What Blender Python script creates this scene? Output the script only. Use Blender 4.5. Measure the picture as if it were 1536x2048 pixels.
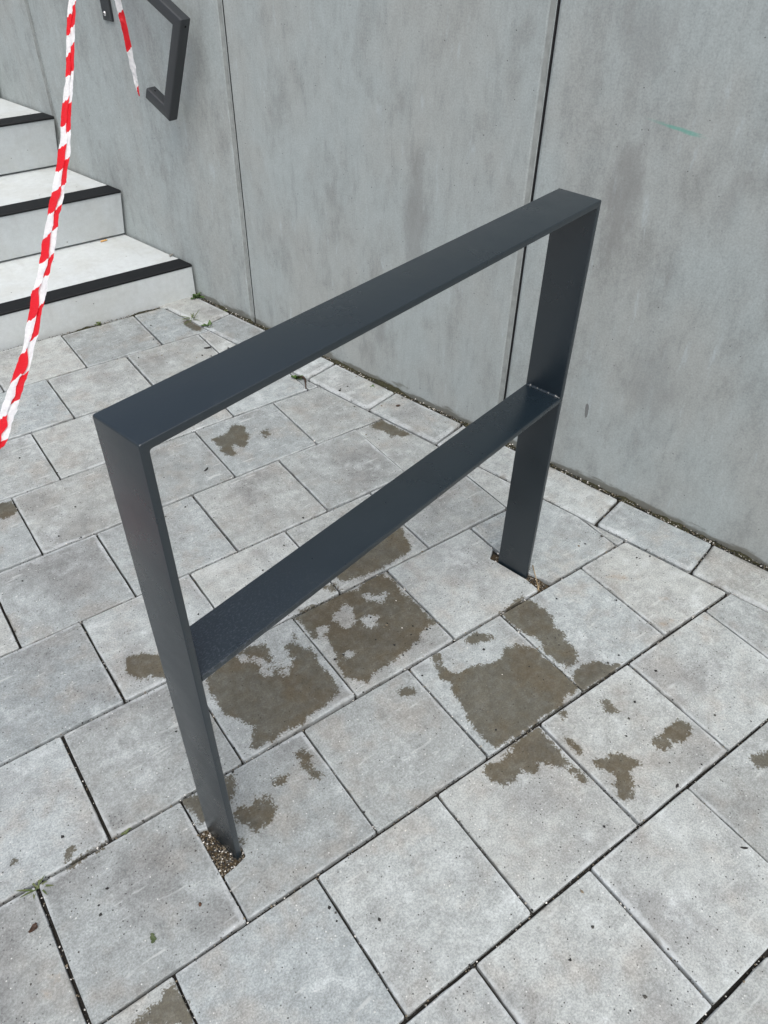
import bpy, bmesh, math, random
import numpy as np
from mathutils import Vector, Matrix, noise as mnoise

for o in list(bpy.data.objects):
    bpy.data.objects.remove(o)
random.seed(7)
rng = np.random.default_rng(7)
scene = bpy.context.scene
col = scene.collection

# ------------------------------------------------------------------ camera
cam = bpy.data.cameras.new("camera")
cam.sensor_fit = 'VERTICAL'
cam.sensor_height = 36.0
cam.sensor_width = 27.0
cam.lens = 27.622
cam.clip_start = 0.02
cam.clip_end = 500
cam_ob = bpy.data.objects.new("camera", cam)
col.objects.link(cam_ob)
_r = Vector((0.81253, -0.58273, 0.01471)); _d = Vector((-0.37709, -0.54472, -0.74905)); _f = Vector((0.44451, 0.60308, -0.66235))
cam_ob.matrix_world = Matrix(((_r.x, -_d.x, -_f.x, -0.30636), (_r.y, -_d.y, -_f.y, -0.61620), (_r.z, -_d.z, -_f.z, 1.55190), (0, 0, 0, 1)))
scene.camera = cam_ob

# ------------------------------------------------------------------ sky, sun, exposure
SUN_EL, SUN_AZ = math.radians(62), math.radians(205)     # azimuth: compass-like, measured from +y towards +x
world = bpy.data.worlds.new("World"); scene.world = world; world.use_nodes = True
wn = world.node_tree.nodes; wl = world.node_tree.links
bg = wn["Background"]
sky = wn.new('ShaderNodeTexSky'); sky.sky_type = 'NISHITA'; sky.sun_disc = False
sky.sun_elevation = SUN_EL; sky.sun_rotation = SUN_AZ
sky.air_density = 1.0; sky.dust_density = 6.0; sky.ozone_density = 1.0; sky.altitude = 200
hs = wn.new('ShaderNodeHueSaturation'); hs.inputs['Saturation'].default_value = 0.55
wl.new(sky.outputs[0], hs.inputs['Color']); wl.new(hs.outputs[0], bg.inputs[0])
bg.inputs[1].default_value = 0.13
sun = bpy.data.lights.new("sun", 'SUN'); sun.energy = 1.0; sun.angle = math.radians(50); sun.color = (1.0, 0.985, 0.93)
sun_ob = bpy.data.objects.new("sun", sun); col.objects.link(sun_ob)
sd = Vector((math.sin(SUN_AZ) * math.cos(SUN_EL), math.cos(SUN_AZ) * math.cos(SUN_EL), math.sin(SUN_EL)))
sun_ob.rotation_euler = sd.to_track_quat('Z', 'Y').to_euler()
sun_ob.location = sd * 8
vs = scene.view_settings
vs.view_transform = 'Standard'; vs.look = 'None'; vs.gamma = 1.0; vs.use_curve_mapping = False
vs.exposure = 0.52
scene.cycles.max_bounces = 5; scene.cycles.diffuse_bounces = 3; scene.cycles.glossy_bounces = 2; scene.cycles.transmission_bounces = 2; scene.cycles.caustics_reflective = False

# ------------------------------------------------------------------ measured layout (metres)
TU, TV = 0.30, 0.29847           # paver pitch across and along
NH = Vector((0.97136, 0.23760, 0)); WD = Vector((-0.23760, 0.97136, 0))   # wall: inward normal and run
WALL_D = 1.4456                  # distance of the wall face from the origin along NH
STEPS = [(2.396, 0.1385, 0.080, .0), (2.809, 0.340, 0.090, .035), (3.207, 0.556, 0.085, .05), (3.590, 0.768, 0.085, .05), (3.975, 0.98, 0.085, .05)]   # front y, top z, strip width, undercut
def wall_x(y, off=0.0): return (WALL_D - off - NH.y * y) / NH.x
def wp(s, d, z): return WD * s + NH * (WALL_D - d) + Vector((0, 0, z))   # wall coordinates to world
# damp stains and rust marks on the paving, outlines in ground metres (-1: dry island)
WET = [(1,[[0.0345,0.5475],[0.079,0.565],[0.1281,0.5729],[0.1582,0.5755],[0.1945,0.562],[0.1981,0.5318],[0.1829,0.5152],[0.1917,0.4899],[0.2041,0.4812],[0.236,0.4858],[0.2344,0.5182],[0.2469,0.5294],[0.26,0.5162],[0.2618,0.4991],[0.2845,0.4871],[0.2852,0.4591],[0.2726,0.4294],[0.2775,0.3995],[0.279,0.3651],[0.2721,0.3409],[0.2463,0.3234],[0.2103,0.3208],[0.178,0.3229],[0.1568,0.3109],[0.1079,0.3155],[0.0796,0.3126],[0.043,0.3128],[0.0311,0.3244],[0.0481,0.3412],[0.0673,0.3571],[0.0585,0.3799],[0.0405,0.4059],[0.0263,0.4295],[0.0248,0.4683],[0.0273,0.5054],[0.0319,0.531]]),(-1,[[0.1545,0.5366],[0.171,0.5197],[0.171,0.5043],[0.1917,0.4899],[0.2327,0.4803],[0.2215,0.4713],[0.1911,0.4788],[0.1671,0.4972],[0.1561,0.5186]]),(-1,[[0.1314,0.5629],[0.1433,0.5584],[0.1387,0.5446],[0.1287,0.547]]),(-1,[[0.1537,0.4937],[0.1742,0.4794],[0.167,0.4717],[0.1527,0.4817]]),(-1,[[0.1931,0.4624],[0.2068,0.4543],[0.2008,0.448],[0.1905,0.453]]),(1,[[0.2702,0.5455],[0.2753,0.5338],[0.2685,0.5183],[0.26,0.5242]]),(1,[[0.3088,0.5981],[0.35,0.604],[0.4017,0.5945],[0.4537,0.5942],[0.4984,0.5814],[0.5251,0.5907],[0.5522,0.5953],[0.5752,0.5935],[0.587,0.5616],[0.5963,0.541],[0.5829,0.5134],[0.5922,0.4751],[0.5901,0.4454],[0.5905,0.3929],[0.5994,0.3612],[0.5776,0.3764],[0.5433,0.367],[0.5226,0.3487],[0.4976,0.3501],[0.4629,0.3426],[0.441,0.3345],[0.405,0.3367],[0.3624,0.3288],[0.3456,0.3221],[0.3246,0.3442],[0.3093,0.366],[0.3188,0.3894],[0.3187,0.4124],[0.3305,0.4352],[0.3356,0.4714],[0.3493,0.5025],[0.3249,0.5032],[0.3103,0.5093],[0.3099,0.5384],[0.3108,0.5754]]),(-1,[[0.3865,0.531],[0.4362,0.5528],[0.4415,0.5315],[0.4201,0.4949],[0.3975,0.4896],[0.3917,0.5147]]),(-1,[[0.5154,0.5331],[0.5467,0.5249],[0.5249,0.5086],[0.5145,0.5176]]),(-1,[[0.5037,0.5549],[0.5108,0.5409],[0.4972,0.5387]]),(-1,[[0.3332,0.5262],[0.3567,0.524],[0.3429,0.507],[0.3325,0.5102]]),(-1,[[0.4439,0.4825],[0.4692,0.4862],[0.4806,0.4697],[0.4507,0.455],[0.4426,0.4665]]),(-1,[[0.3494,0.422],[0.3617,0.4173],[0.3489,0.4028],[0.3444,0.4099]]),(1,[[0.739,0.7142],[0.7176,0.6755],[0.7142,0.6412],[0.6989,0.621],[0.6577,0.6194],[0.603,0.6128],[0.5496,0.6162],[0.4947,0.6258],[0.4742,0.6354],[0.4688,0.6581],[0.5601,0.6821],[0.6464,0.7039]]),(1,[[0.4185,0.6417],[0.4554,0.6373],[0.4552,0.6115],[0.4298,0.6182]]),(1,[[0.1058,0.2529],[0.121,0.2517],[0.1311,0.2289],[0.1147,0.2066],[0.1186,0.1916],[0.1262,0.1743],[0.1124,0.1691],[0.1054,0.183],[0.0992,0.2114],[0.1077,0.2298]]),(1,[[0.0314,0.2232],[0.0483,0.2261],[0.0629,0.2159],[0.0501,0.2071],[0.032,0.211]]),(1,[[-0.0751,0.1987],[-0.0596,0.2099],[-0.043,0.2049],[-0.0372,0.1886],[-0.0227,0.2064],[-0.0017,0.2087],[0.0067,0.197],[-0.0048,0.1853],[0.0077,0.168],[-0.0168,0.1466],[-0.0315,0.1462],[-0.0507,0.1463],[-0.0561,0.1582],[-0.056,0.1716],[-0.0682,0.1802]]),(1,[[-0.0508,0.293],[-0.0363,0.2827],[-0.0392,0.2583],[-0.0538,0.2397],[-0.0652,0.2363],[-0.0672,0.2606]]),(1,[[-0.1501,0.2962],[-0.1147,0.2912],[-0.1094,0.2675],[-0.126,0.2238],[-0.1364,0.2311],[-0.1351,0.2632],[-0.1497,0.2668]]),(1,[[-0.0869,0.1491],[-0.0798,0.1405],[-0.0879,0.1342],[-0.0911,0.1395]]),(1,[[-0.3939,0.2987],[-0.3766,0.3015],[-0.3393,0.3005],[-0.305,0.3011],[-0.3088,0.2934],[-0.3459,0.2939],[-0.3852,0.2886]]),(1,[[-0.3819,0.3245],[-0.369,0.3292],[-0.3647,0.3236],[-0.3728,0.3063],[-0.3832,0.3122]]),(1,[[-0.471,0.3682],[-0.4596,0.3662],[-0.4643,0.3544],[-0.4695,0.3596]]),(1,[[-0.3884,-0.0359],[-0.3658,-0.0311],[-0.352,-0.0254],[-0.3332,-0.0349],[-0.3266,-0.0199],[-0.3064,-0.0183],[-0.3014,-0.0417],[-0.2994,-0.0667],[-0.3022,-0.0972]]),(1,[[-0.1024,0.7164],[-0.0627,0.7036],[-0.0226,0.6755],[-0.0103,0.6298],[-0.0447,0.5962],[-0.0717,0.6365],[-0.0933,0.6303],[-0.1129,0.6744]]),(1,[[0.5174,0.2938],[0.5415,0.2883],[0.5225,0.2567],[0.5292,0.2245],[0.5491,0.2106],[0.5808,0.2103],[0.627,0.1891],[0.6545,0.1867],[0.6815,0.2019],[0.7098,0.2014],[0.7271,0.1834],[0.7472,0.1559],[0.7453,0.11],[0.754,0.0507],[0.7522,0.0111],[0.7032,0.0142],[0.6617,0.0009],[0.6177,0.0102],[0.5839,0.0014],[0.5223,0.005],[0.4738,0.0096],[0.4761,0.0375],[0.472,0.0672],[0.4787,0.1013],[0.4909,0.141],[0.497,0.1796],[0.5085,0.2031],[0.4979,0.2338]]),(1,[[0.6243,0.2885],[0.6578,0.283],[0.6868,0.2488],[0.6657,0.2459],[0.6242,0.269]]),(1,[[0.7539,0.3],[0.8409,0.3103],[0.8472,0.2969],[0.8544,0.2651],[0.8509,0.2498],[0.8618,0.2378],[0.8551,0.2121],[0.8373,0.1904],[0.8397,0.1595],[0.8294,0.142],[0.8275,0.1149],[0.8165,0.083],[0.794,0.0754],[0.7746,0.0775],[0.7689,0.093],[0.7612,0.1139],[0.7588,0.155],[0.7723,0.1616],[0.7743,0.201],[0.7633,0.2046],[0.7537,0.2404]]),(1,[[0.7739,0.0559],[0.8043,0.0574],[0.8346,0.0516],[0.8509,0.0325],[0.8601,0.0206],[0.8904,0.001],[0.8333,0.003],[0.7839,0.0042],[0.7522,0.0045],[0.7496,0.0393]]),(1,[[0.7763,0.1436],[0.8275,0.1077],[0.8196,0.0895],[0.7796,0.0824],[0.7743,0.1055]]),(1,[[0.595,-0.0034],[0.5913,-0.0306],[0.5879,-0.0733],[0.5844,-0.1023],[0.5846,-0.121],[0.5771,-0.1157],[0.5549,-0.1062],[0.5454,-0.0903],[0.5375,-0.0662],[0.5247,-0.0696],[0.518,-0.0863],[0.4962,-0.0831],[0.4901,-0.0636],[0.4704,-0.0649],[0.4567,-0.0732],[0.4302,-0.0693],[0.4238,-0.05],[0.4134,-0.0247],[0.4232,-0.0135],[0.4445,-0.0131],[0.4594,-0.0236],[0.4755,-0.0194],[0.494,-0.0262],[0.5119,-0.0135],[0.5061,-0.0062],[0.5378,-0.006],[0.5803,-0.0017]]),(1,[[0.7605,-0.0406],[0.7771,-0.0416],[0.7778,-0.0668],[0.7769,-0.0835],[0.7623,-0.0871],[0.7508,-0.0721]]),(1,[[0.6183,-0.0626],[0.6336,-0.0734],[0.6296,-0.109],[0.6201,-0.1087],[0.6144,-0.0856]]),(1,[[0.7834,-0.1819],[0.8114,-0.1853],[0.8405,-0.1792],[0.8696,-0.1795],[0.8808,-0.1941],[0.8726,-0.2151],[0.837,-0.2229],[0.8152,-0.2172],[0.8144,-0.2005],[0.8016,-0.2109],[0.7794,-0.2144],[0.7706,-0.1955]]),(1,[[0.6294,-0.1463],[0.6407,-0.1419],[0.6595,-0.1552],[0.6749,-0.1472],[0.6918,-0.1623],[0.7048,-0.1808],[0.7154,-0.2069],[0.6869,-0.2022],[0.6776,-0.1987],[0.6621,-0.2239],[0.6306,-0.2541],[0.6162,-0.2468],[0.6162,-0.2267],[0.629,-0.2065],[0.6439,-0.1991],[0.6441,-0.1812],[0.6311,-0.1629]]),(1,[[0.5756,-0.139],[0.5922,-0.1446],[0.5869,-0.1649],[0.5734,-0.1625]]),(1,[[0.6587,-0.0027],[0.6747,-0.0069],[0.6623,-0.0271],[0.6517,-0.023]]),(1,[[0.5809,-0.1184],[0.5847,-0.1302],[0.5737,-0.1377],[0.5729,-0.1262]]),(1,[[0.4787,1.4151],[0.5153,1.4172],[0.5429,1.4218],[0.5676,1.4488],[0.5881,1.4347],[0.6024,1.4168],[0.5868,1.3916],[0.5901,1.3658],[0.5642,1.3334],[0.5431,1.3175],[0.5338,1.3315],[0.5304,1.349],[0.5138,1.349],[0.5098,1.3254],[0.5104,1.3027],[0.4942,1.2954],[0.4789,1.3133],[0.4735,1.3429],[0.4822,1.3519],[0.4784,1.3771]]),(1,[[0.6346,1.3618],[0.6564,1.3608],[0.6473,1.33],[0.6262,1.324]]),(1,[[0.9516,1.1853],[1.0079,1.1909],[1.0177,1.1459],[1.0284,1.1031],[1.0395,1.0664],[1.0091,1.0678],[0.9974,1.0896],[0.978,1.0914],[0.9807,1.1335],[0.9584,1.1605]]),(1,[[0.7508,2.2187],[0.7747,2.2145],[0.7806,2.1646],[0.7878,2.1261],[0.7675,2.1068],[0.7473,2.1254],[0.7375,2.182]]),(1,[[-0.1862,1.4785],[-0.1532,1.4668],[-0.1493,1.4254],[-0.1779,1.3967],[-0.204,1.4148],[-0.2084,1.4609]]),(1,[[0.3896,0.2601],[0.4258,0.2487],[0.4187,0.2258],[0.3892,0.2396]]),(1,[[0.9239,-0.3346],[0.9734,-0.3465],[0.9587,-0.3741],[0.9154,-0.3659]])]
RUST = [(1,[[1.073,0.2438],[1.1061,0.2285],[1.1317,0.1991],[1.1812,0.1685],[1.1582,0.1635],[1.1131,0.1901],[1.077,0.2248]]),(1,[[1.1422,0.1003],[1.1694,0.0878],[1.1577,0.0714],[1.1325,0.0818]]),(1,[[1.0673,0.0451],[1.1008,0.0388],[1.1207,0.018],[1.0771,0.0128],[1.0573,0.03]]),(1,[[1.18,-0.0017],[1.1999,-0.0095],[1.1853,-0.027],[1.1627,-0.0215]]),(1,[[0.3545,-0.0987],[0.376,-0.0971],[0.381,-0.1173],[0.3602,-0.129],[0.3485,-0.1153]]),(1,[[-0.4801,0.1213],[-0.46,0.1152],[-0.4579,0.0995],[-0.4779,0.1056]]),(1,[[-0.4993,0.1068],[-0.485,0.1006],[-0.4867,0.0899],[-0.4975,0.0956]])]


# ------------------------------------------------------------------ helpers
def tag(o, label=None, cat=None, group=None, kind=None):
    if label: o["label"] = label
    if cat: o["category"] = cat
    if group: o["group"] = group
    if kind: o["kind"] = kind
    return o
def link(o, parent=None):
    col.objects.link(o)
    if parent: o.parent = parent
    return o
def empty(name, loc=(0, 0, 0), rz=0.0):
    o = bpy.data.objects.new(name, None); o.location = loc; o.rotation_euler = (0, 0, rz); o.empty_display_size = .05
    return link(o)
def mesh_ob(name, verts, faces, mat, parent=None, smooth=False):
    me = bpy.data.meshes.new(name); me.from_pydata([tuple(v) for v in verts], [], faces); me.update()
    if mat: me.materials.append(mat)
    if smooth: me.polygons.foreach_set('use_smooth', [True] * len(me.polygons))
    return link(bpy.data.objects.new(name, me), parent)
def bm_ob(name, bm, mat, parent=None, smooth=False):
    me = bpy.data.meshes.new(name); bm.to_mesh(me); bm.free()
    if mat: me.materials.append(mat)
    if smooth: me.polygons.foreach_set('use_smooth', [True] * len(me.polygons))
    return link(bpy.data.objects.new(name, me), parent)

class NT:
    def __init__(s, name):
        s.m = bpy.data.materials.new(name); s.m.use_nodes = True
        s.t = s.m.node_tree; s.b = s.t.nodes['Principled BSDF']; s.out = s.t.nodes['Material Output']
        s._pos = None
    def n(s, ty, **kw):
        nd = s.t.nodes.new(ty)
        for k, v in kw.items(): setattr(nd, k, v)
        return nd
    def put(s, sock, v):
        if isinstance(v, bpy.types.NodeSocket): s.t.links.new(v, sock)
        elif v is not None:
            if sock.type == 'RGBA' and not hasattr(v, '__len__'): v = (v, v, v, 1)
            elif sock.type == 'RGBA' and len(v) == 3: v = (*v, 1)
            sock.default_value = v
    def math(s, op, a, b=None, c=None, clamp=False):
        nd = s.n('ShaderNodeMath', operation=op, use_clamp=clamp)
        s.put(nd.inputs[0], a); s.put(nd.inputs[1], b); s.put(nd.inputs[2], c)
        return nd.outputs[0]
    def vmath(s, op, a, b=None, scale=None):
        nd = s.n('ShaderNodeVectorMath', operation=op); s.put(nd.inputs[0], a); s.put(nd.inputs[1], b)
        if scale is not None: s.put(nd.inputs['Scale'], scale)
        return nd.outputs['Value' if op in ('LENGTH', 'DISTANCE', 'DOT_PRODUCT') else 'Vector']
    def mix(s, f, a, b, mode='MIX'):
        nd = s.n('ShaderNodeMix', data_type='RGBA', blend_type=mode)
        s.put(nd.inputs[0], f); s.put(nd.inputs[6], a); s.put(nd.inputs[7], b)
        return nd.outputs[2]
    def noise(s, vec, scale, detail=4, rough=.55, dist=0.0):
        nd = s.n('ShaderNodeTexNoise'); s.put(nd.inputs['Vector'], vec)
        s.put(nd.inputs['Scale'], scale); s.put(nd.inputs['Detail'], detail); s.put(nd.inputs['Roughness'], rough); s.put(nd.inputs['Distortion'], dist)
        return nd.outputs['Fac']
    def voro(s, vec, scale, feature='F1', rnd=1.0):
        nd = s.n('ShaderNodeTexVoronoi', feature=feature); s.put(nd.inputs['Vector'], vec); s.put(nd.inputs['Scale'], scale); s.put(nd.inputs['Randomness'], rnd)
        return nd
    def step(s, v, a, b, lo=0.0, hi=1.0, smooth=True):
        nd = s.n('ShaderNodeMapRange', interpolation_type='SMOOTHSTEP' if smooth else 'LINEAR'); nd.clamp = True
        s.put(nd.inputs[0], v); s.put(nd.inputs[1], a); s.put(nd.inputs[2], b); s.put(nd.inputs[3], lo); s.put(nd.inputs[4], hi)
        return nd.outputs[0]
    def attr(s, name):
        return s.n('ShaderNodeAttribute', attribute_name=name)
    def pos(s):
        if s._pos is None: s._pos = s.n('ShaderNodeNewGeometry').outputs['Position']
        return s._pos
    def objc(s): return s.n('ShaderNodeTexCoord').outputs['Object']
    def rand(s): return s.n('ShaderNodeObjectInfo').outputs['Random']
    def sep(s, v): return s.n('ShaderNodeSeparateXYZ'), v
    def xyz(s, v):
        nd = s.n('ShaderNodeSeparateXYZ'); s.put(nd.inputs[0], v); return nd.outputs
    def comb(s, x, y, z):
        nd = s.n('ShaderNodeCombineXYZ'); s.put(nd.inputs[0], x); s.put(nd.inputs[1], y); s.put(nd.inputs[2], z); return nd.outputs[0]
    def bump(s, h, dist, strength=1.0, normal=None):
        nd = s.n('ShaderNodeBump'); s.put(nd.inputs['Height'], h); nd.inputs['Distance'].default_value = dist; nd.inputs['Strength'].default_value = strength
        if normal is not None: s.put(nd.inputs['Normal'], normal)
        return nd.outputs[0]
    def fin(s, color=None, rough=None, normal=None, spec=None, metal=None):
        i = s.b.inputs
        s.put(i['Base Color'], color); s.put(i['Roughness'], rough); s.put(i['Normal'], normal)
        if spec is not None: s.put(i['Specular IOR Level'], spec)
        if metal is not None: s.put(i['Metallic'], metal)
        return s.m

# ------------------------------------------------------------------ materials
def m_paver(name='paver_concrete', tone=1.0, stained=False):
    t = NT(name)
    rnd = t.rand()
    off = t.vmath('SCALE', (17.3, -9.1, 5.7), scale=t.math('MULTIPLY', rnd, 9.0))
    p = t.vmath('ADD', t.pos(), off)
    n1 = t.noise(p, 9.0, 3, .65); n2 = t.noise(p, 30.0, 4, .75); n3 = t.noise(p, 270.0, 2, .75); n4 = t.noise(p, 4.2, 3, .6)
    rnd2 = t.math('FRACT', t.math('MULTIPLY', rnd, 7.31))
    c = t.mix(rnd2, (0.296, 0.328, 0.338), (0.352, 0.370, 0.362))
    c = t.mix(t.step(n1, .46, .72, 0, .8), c, (0.305, 0.302, 0.285))
    c = t.mix(t.step(n4, .47, .70, 0, .75), c, (0.215, 0.222, 0.222))
    v = t.math('MULTIPLY', t.step(n2, .28, .72, .76, 1.20, False), t.step(n3, .28, .72, .70, 1.30, False))
    v = t.math('MULTIPLY', v, t.math('MULTIPLY', t.step(rnd, 0, 1, .84, 1.12, False), tone))
    c = t.mix(t.math('MULTIPLY', t.step(n1, .30, .46, .50, 0), t.step(n2, .3, .6, .3, 1)), c, (0.45, 0.485, 0.495))
    c = t.vmath('SCALE', c, scale=v)
    rim = t.attr('rim').outputs['Fac']
    # pale lime bloom along parts of the edges; grime close to some joints
    bl = t.math('MULTIPLY', t.step(t.math('ADD', rim, t.math('MULTIPLY', t.math('SUBTRACT', n4, .5), 2.2)), .65, 1.1), t.step(n2, .35, .65, .20, .62))
    c = t.mix(bl, c, (0.50, 0.535, 0.555))
    gr = t.math('MULTIPLY', t.step(t.math('ADD', rim, t.math('MULTIPLY', t.math('SUBTRACT', n1, .55), 2.4)), .95, 1.25), t.step(n2, .4, .6, .2, .7))
    c = t.mix(gr, c, (0.15, 0.145, 0.13))
    # pores and flecks
    vr = t.voro(p, 125.0); vc = t.xyz(vr.outputs['Color']); vd = t.step(vr.outputs['Distance'], .11, .24, 1, 0)
    c = t.mix(t.math('MULTIPLY', vd, t.step(vc[0], t.step(n4, .38, .64, .90, .42), 1.0, 0, 1.6)), c, (0.06, 0.06, 0.06))
    c = t.mix(t.math('MULTIPLY', vd, t.step(vc[1], .91, .92, 0, .75)), c, (0.66, 0.67, 0.66))
    # scuffs
    sc = t.noise(t.vmath('MULTIPLY', p, (11.0, 60.0, 1.0)), 1.0, 2, .6)
    c = t.mix(t.step(sc, .64, .76, 0, .50), c, (0.50, 0.525, 0.525))
    rough = .88
    if stained:
        ru = t.math('ADD', t.attr('rust').outputs['Fac'], t.math('MULTIPLY', t.math('SUBTRACT', n2, .55), 1.1))
        c = t.mix(t.math('MULTIPLY', t.step(ru, .40, .85), .55), c, (0.22, 0.145, 0.075))
        nw = t.noise(t.pos(), 42.0, 5, .78); nw2 = t.noise(t.pos(), 230.0, 1, .5); wa = t.attr('wet').outputs['Fac']
        w = t.math('ADD', wa, t.math('ADD', t.math('MULTIPLY', t.math('SUBTRACT', nw, .5), .75), t.math('MULTIPLY', t.math('SUBTRACT', nw2, .5), .36)))
        wm = t.step(w, .41, .52)
        damp = t.mix(t.step(n1, .4, .66), (0.300, 0.270, 0.215), (0.300, 0.252, 0.178))
        wc = t.mix(1.0, t.mix(.25, c, (0.32, 0.325, 0.325)), damp, 'MULTIPLY')
        c = t.mix(t.math('MULTIPLY', wm, t.step(nw, .28, .58, .86, 1.0)), c, wc)
        rough = t.step(wm, 0, 1, .88, .62)
    h = t.math('ADD', t.math('MULTIPLY', n3, .55), t.math('MULTIPLY', n2, .6))
    return t.fin(c, rough, t.bump(h, .0018, .55), .35)

def m_wall():
    t = NT('cast_concrete')
    rnd = t.rand()
    p = t.vmath('ADD', t.objc(), t.vmath('SCALE', (13.7, 3.3, 7.9), scale=t.math('MULTIPLY', rnd, 5.0)))
    big = t.noise(t.vmath('MULTIPLY', p, (3.2, 1, 2.0)), 1.0, 3, .6)
    mid = t.noise(t.vmath('MULTIPLY', p, (8.0, 1, 4.0)), 1.0, 5, .74)
    st = t.noise(t.vmath('MULTIPLY', p, (28.0, 1, 6.0)), 1.0, 4, .74)
    fine = t.noise(p, 210.0, 2, .75); cl = t.noise(t.vmath('MULTIPLY', p, (30.0, 1, 16.0)), 1.0, 4, .7)
    c = t.mix(t.step(big, .36, .66), (0.375, 0.415, 0.416), (0.368, 0.388, 0.378))
    c = t.mix(t.step(mid, .46, .72, 0, .62), c, (0.245, 0.256, 0.250))
    c = t.mix(t.step(st, .49, .76, 0, .48), c, (0.240, 0.257, 0.256))
    c = t.mix(t.math('MULTIPLY', t.step(st, .27, .43, .70, 0), t.step(big, .36, .52)), c, (0.44, 0.49, 0.505))
    c = t.mix(t.math('MULTIPLY', t.step(cl, .52, .76, 0, .45), t.step(mid, .42, .60)), c, (0.215, 0.222, 0.216))
    c = t.vmath('SCALE', c, scale=t.math('MULTIPLY', t.step(fine, .28, .72, .86, 1.14, False), t.step(cl, .3, .7, .93, 1.07, False)))
    # small air holes
    vr = t.voro(p, 60.0); vc = t.xyz(vr.outputs['Color'])
    hole = t.math('MULTIPLY', t.step(vr.outputs['Distance'], t.step(vc[2], 0, 1, .02, .07), t.step(vc[2], 0, 1, .06, .12), 1, 0), t.step(vc[0], .68, .69))
    c = t.mix(t.math('MULTIPLY', hole, .85), c, (0.05, 0.05, 0.05))
    # the green paint smear, the dark scuff and a few stained areas at their own places (run s, height z)
    w = t.pos(); s_ = t.vmath('DOT_PRODUCT', w, tuple(WD)); z_ = t.xyz(w)[2]
    def mark(s0, z0, ang, la, lb):
        ds = t.math('SUBTRACT', s_, s0); dz = t.math('SUBTRACT', z_, z0); ca, sa = math.cos(ang), math.sin(ang)
        a = t.math('ADD', t.math('MULTIPLY', ds, ca), t.math('MULTIPLY', dz, sa)); b = t.math('SUBTRACT', t.math('MULTIPLY', dz, ca), t.math('MULTIPLY', ds, sa))
        return t.math('SQRT', t.math('ADD', t.math('POWER', t.math('DIVIDE', a, la), 2), t.math('POWER', t.math('DIVIDE', b, lb), 2)))
    nn = t.math('MULTIPLY', t.math('SUBTRACT', t.noise(w, 60.0, 3, .6), .5), 1.5)
    ng = t.math('MULTIPLY', t.math('SUBTRACT', t.noise(t.comb(t.math('MULTIPLY', s_, 22.0), 0.0, t.math('MULTIPLY', z_, 330.0)), 1.0, 3, .6), .5), 1.6)
    m = t.step(t.math('ADD', mark(.194, 1.031, .09, .060, .0060), ng), .35, 1.10, 1, 0)
    c = t.mix(t.math('MULTIPLY', t.step(t.math('ADD', mark(.255, 1.037, .09, .05, .004), ng), .25, 1.05, 1, 0), .22), c, (0.13, 0.36, 0.29))
    c = t.mix(t.math('MULTIPLY', m, .68), c, (0.12, 0.38, 0.31))
    m = t.step(t.math('ADD', mark(.273, .235, 1.50, .030, .0065), t.math('MULTIPLY', nn, .5)), .8, 1.0, 1, 0)
    c = t.mix(t.math('MULTIPLY', m, .8), c, (0.13, 0.13, 0.13))
    nb = t.math('MULTIPLY', t.math('SUBTRACT', t.noise(t.vmath('MULTIPLY', w, (1, 1, .45)), 22.0, 4, .7), .5), 2.2)
    for (s0, z0, a, la, lb, k) in ((.300, .86, 1.5, .17, .055, .55), (.045, .90, 1.75, .10, .028, .30), (.33, 1.20, 1.55, .10, .07, .35), (.95, .60, 1.55, .24, .055, .50), (1.10, .28, 1.5, .16, .05, .45), (.10, .38, 1.2, .16, .08, .35)):
        m = t.step(t.math('ADD', mark(s0, z0, a, la, lb), nb), .3, 1.25, k, 0)
        c = t.mix(m, c, (0.205, 0.205, 0.20))
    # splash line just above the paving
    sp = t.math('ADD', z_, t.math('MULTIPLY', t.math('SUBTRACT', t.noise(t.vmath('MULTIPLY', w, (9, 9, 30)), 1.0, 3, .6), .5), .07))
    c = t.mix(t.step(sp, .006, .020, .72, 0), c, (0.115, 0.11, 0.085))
    h = t.math('ADD', t.math('MULTIPLY', fine, .3), t.math('MULTIPLY', cl, .4))
    return t.fin(c, t.step(cl, .3, .7, .62, .8), t.bump(h, .0012, .45), .35)

def m_step():
    t = NT('pale_step_concrete')
    p = t.vmath('ADD', t.pos(), t.vmath('SCALE', (3.7, 8.1, 2.2), scale=t.math('MULTIPLY', t.rand(), 7.0)))
    n1 = t.noise(p, 5.0, 4, .6, .4); n2 = t.noise(p, 40.0, 5, .65); n3 = t.noise(p, 300.0, 2, .6)
    dr = t.noise(t.vmath('MULTIPLY', p, (22.0, 4.0, 2.0)), 1.0, 4, .6)
    c = t.mix(t.step(n1, .4, .7), (0.53, 0.565, 0.575), (0.49, 0.515, 0.51))
    c = t.mix(t.step(dr, .55, .8, 0, .35), c, (0.37, 0.38, 0.37))
    c = t.vmath('SCALE', c, scale=t.math('MULTIPLY', t.step(n2, .25, .75, .92, 1.07, False), t.step(n3, .25, .75, .94, 1.06, False)))
    vr = t.voro(p, 26.0); ho = t.math('MULTIPLY', t.step(vr.outputs['Distance'], .045, .085, 1, 0), t.step(t.xyz(vr.outputs['Color'])[0], .55, .57))
    c = t.mix(t.math('MULTIPLY', ho, .85), c, (0.07, 0.07, 0.065))
    h = t.math('SUBTRACT', n2, t.math('MULTIPLY', ho, 1.5))
    return t.fin(c, .82, t.bump(h, .0015, .5), .3)

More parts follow.
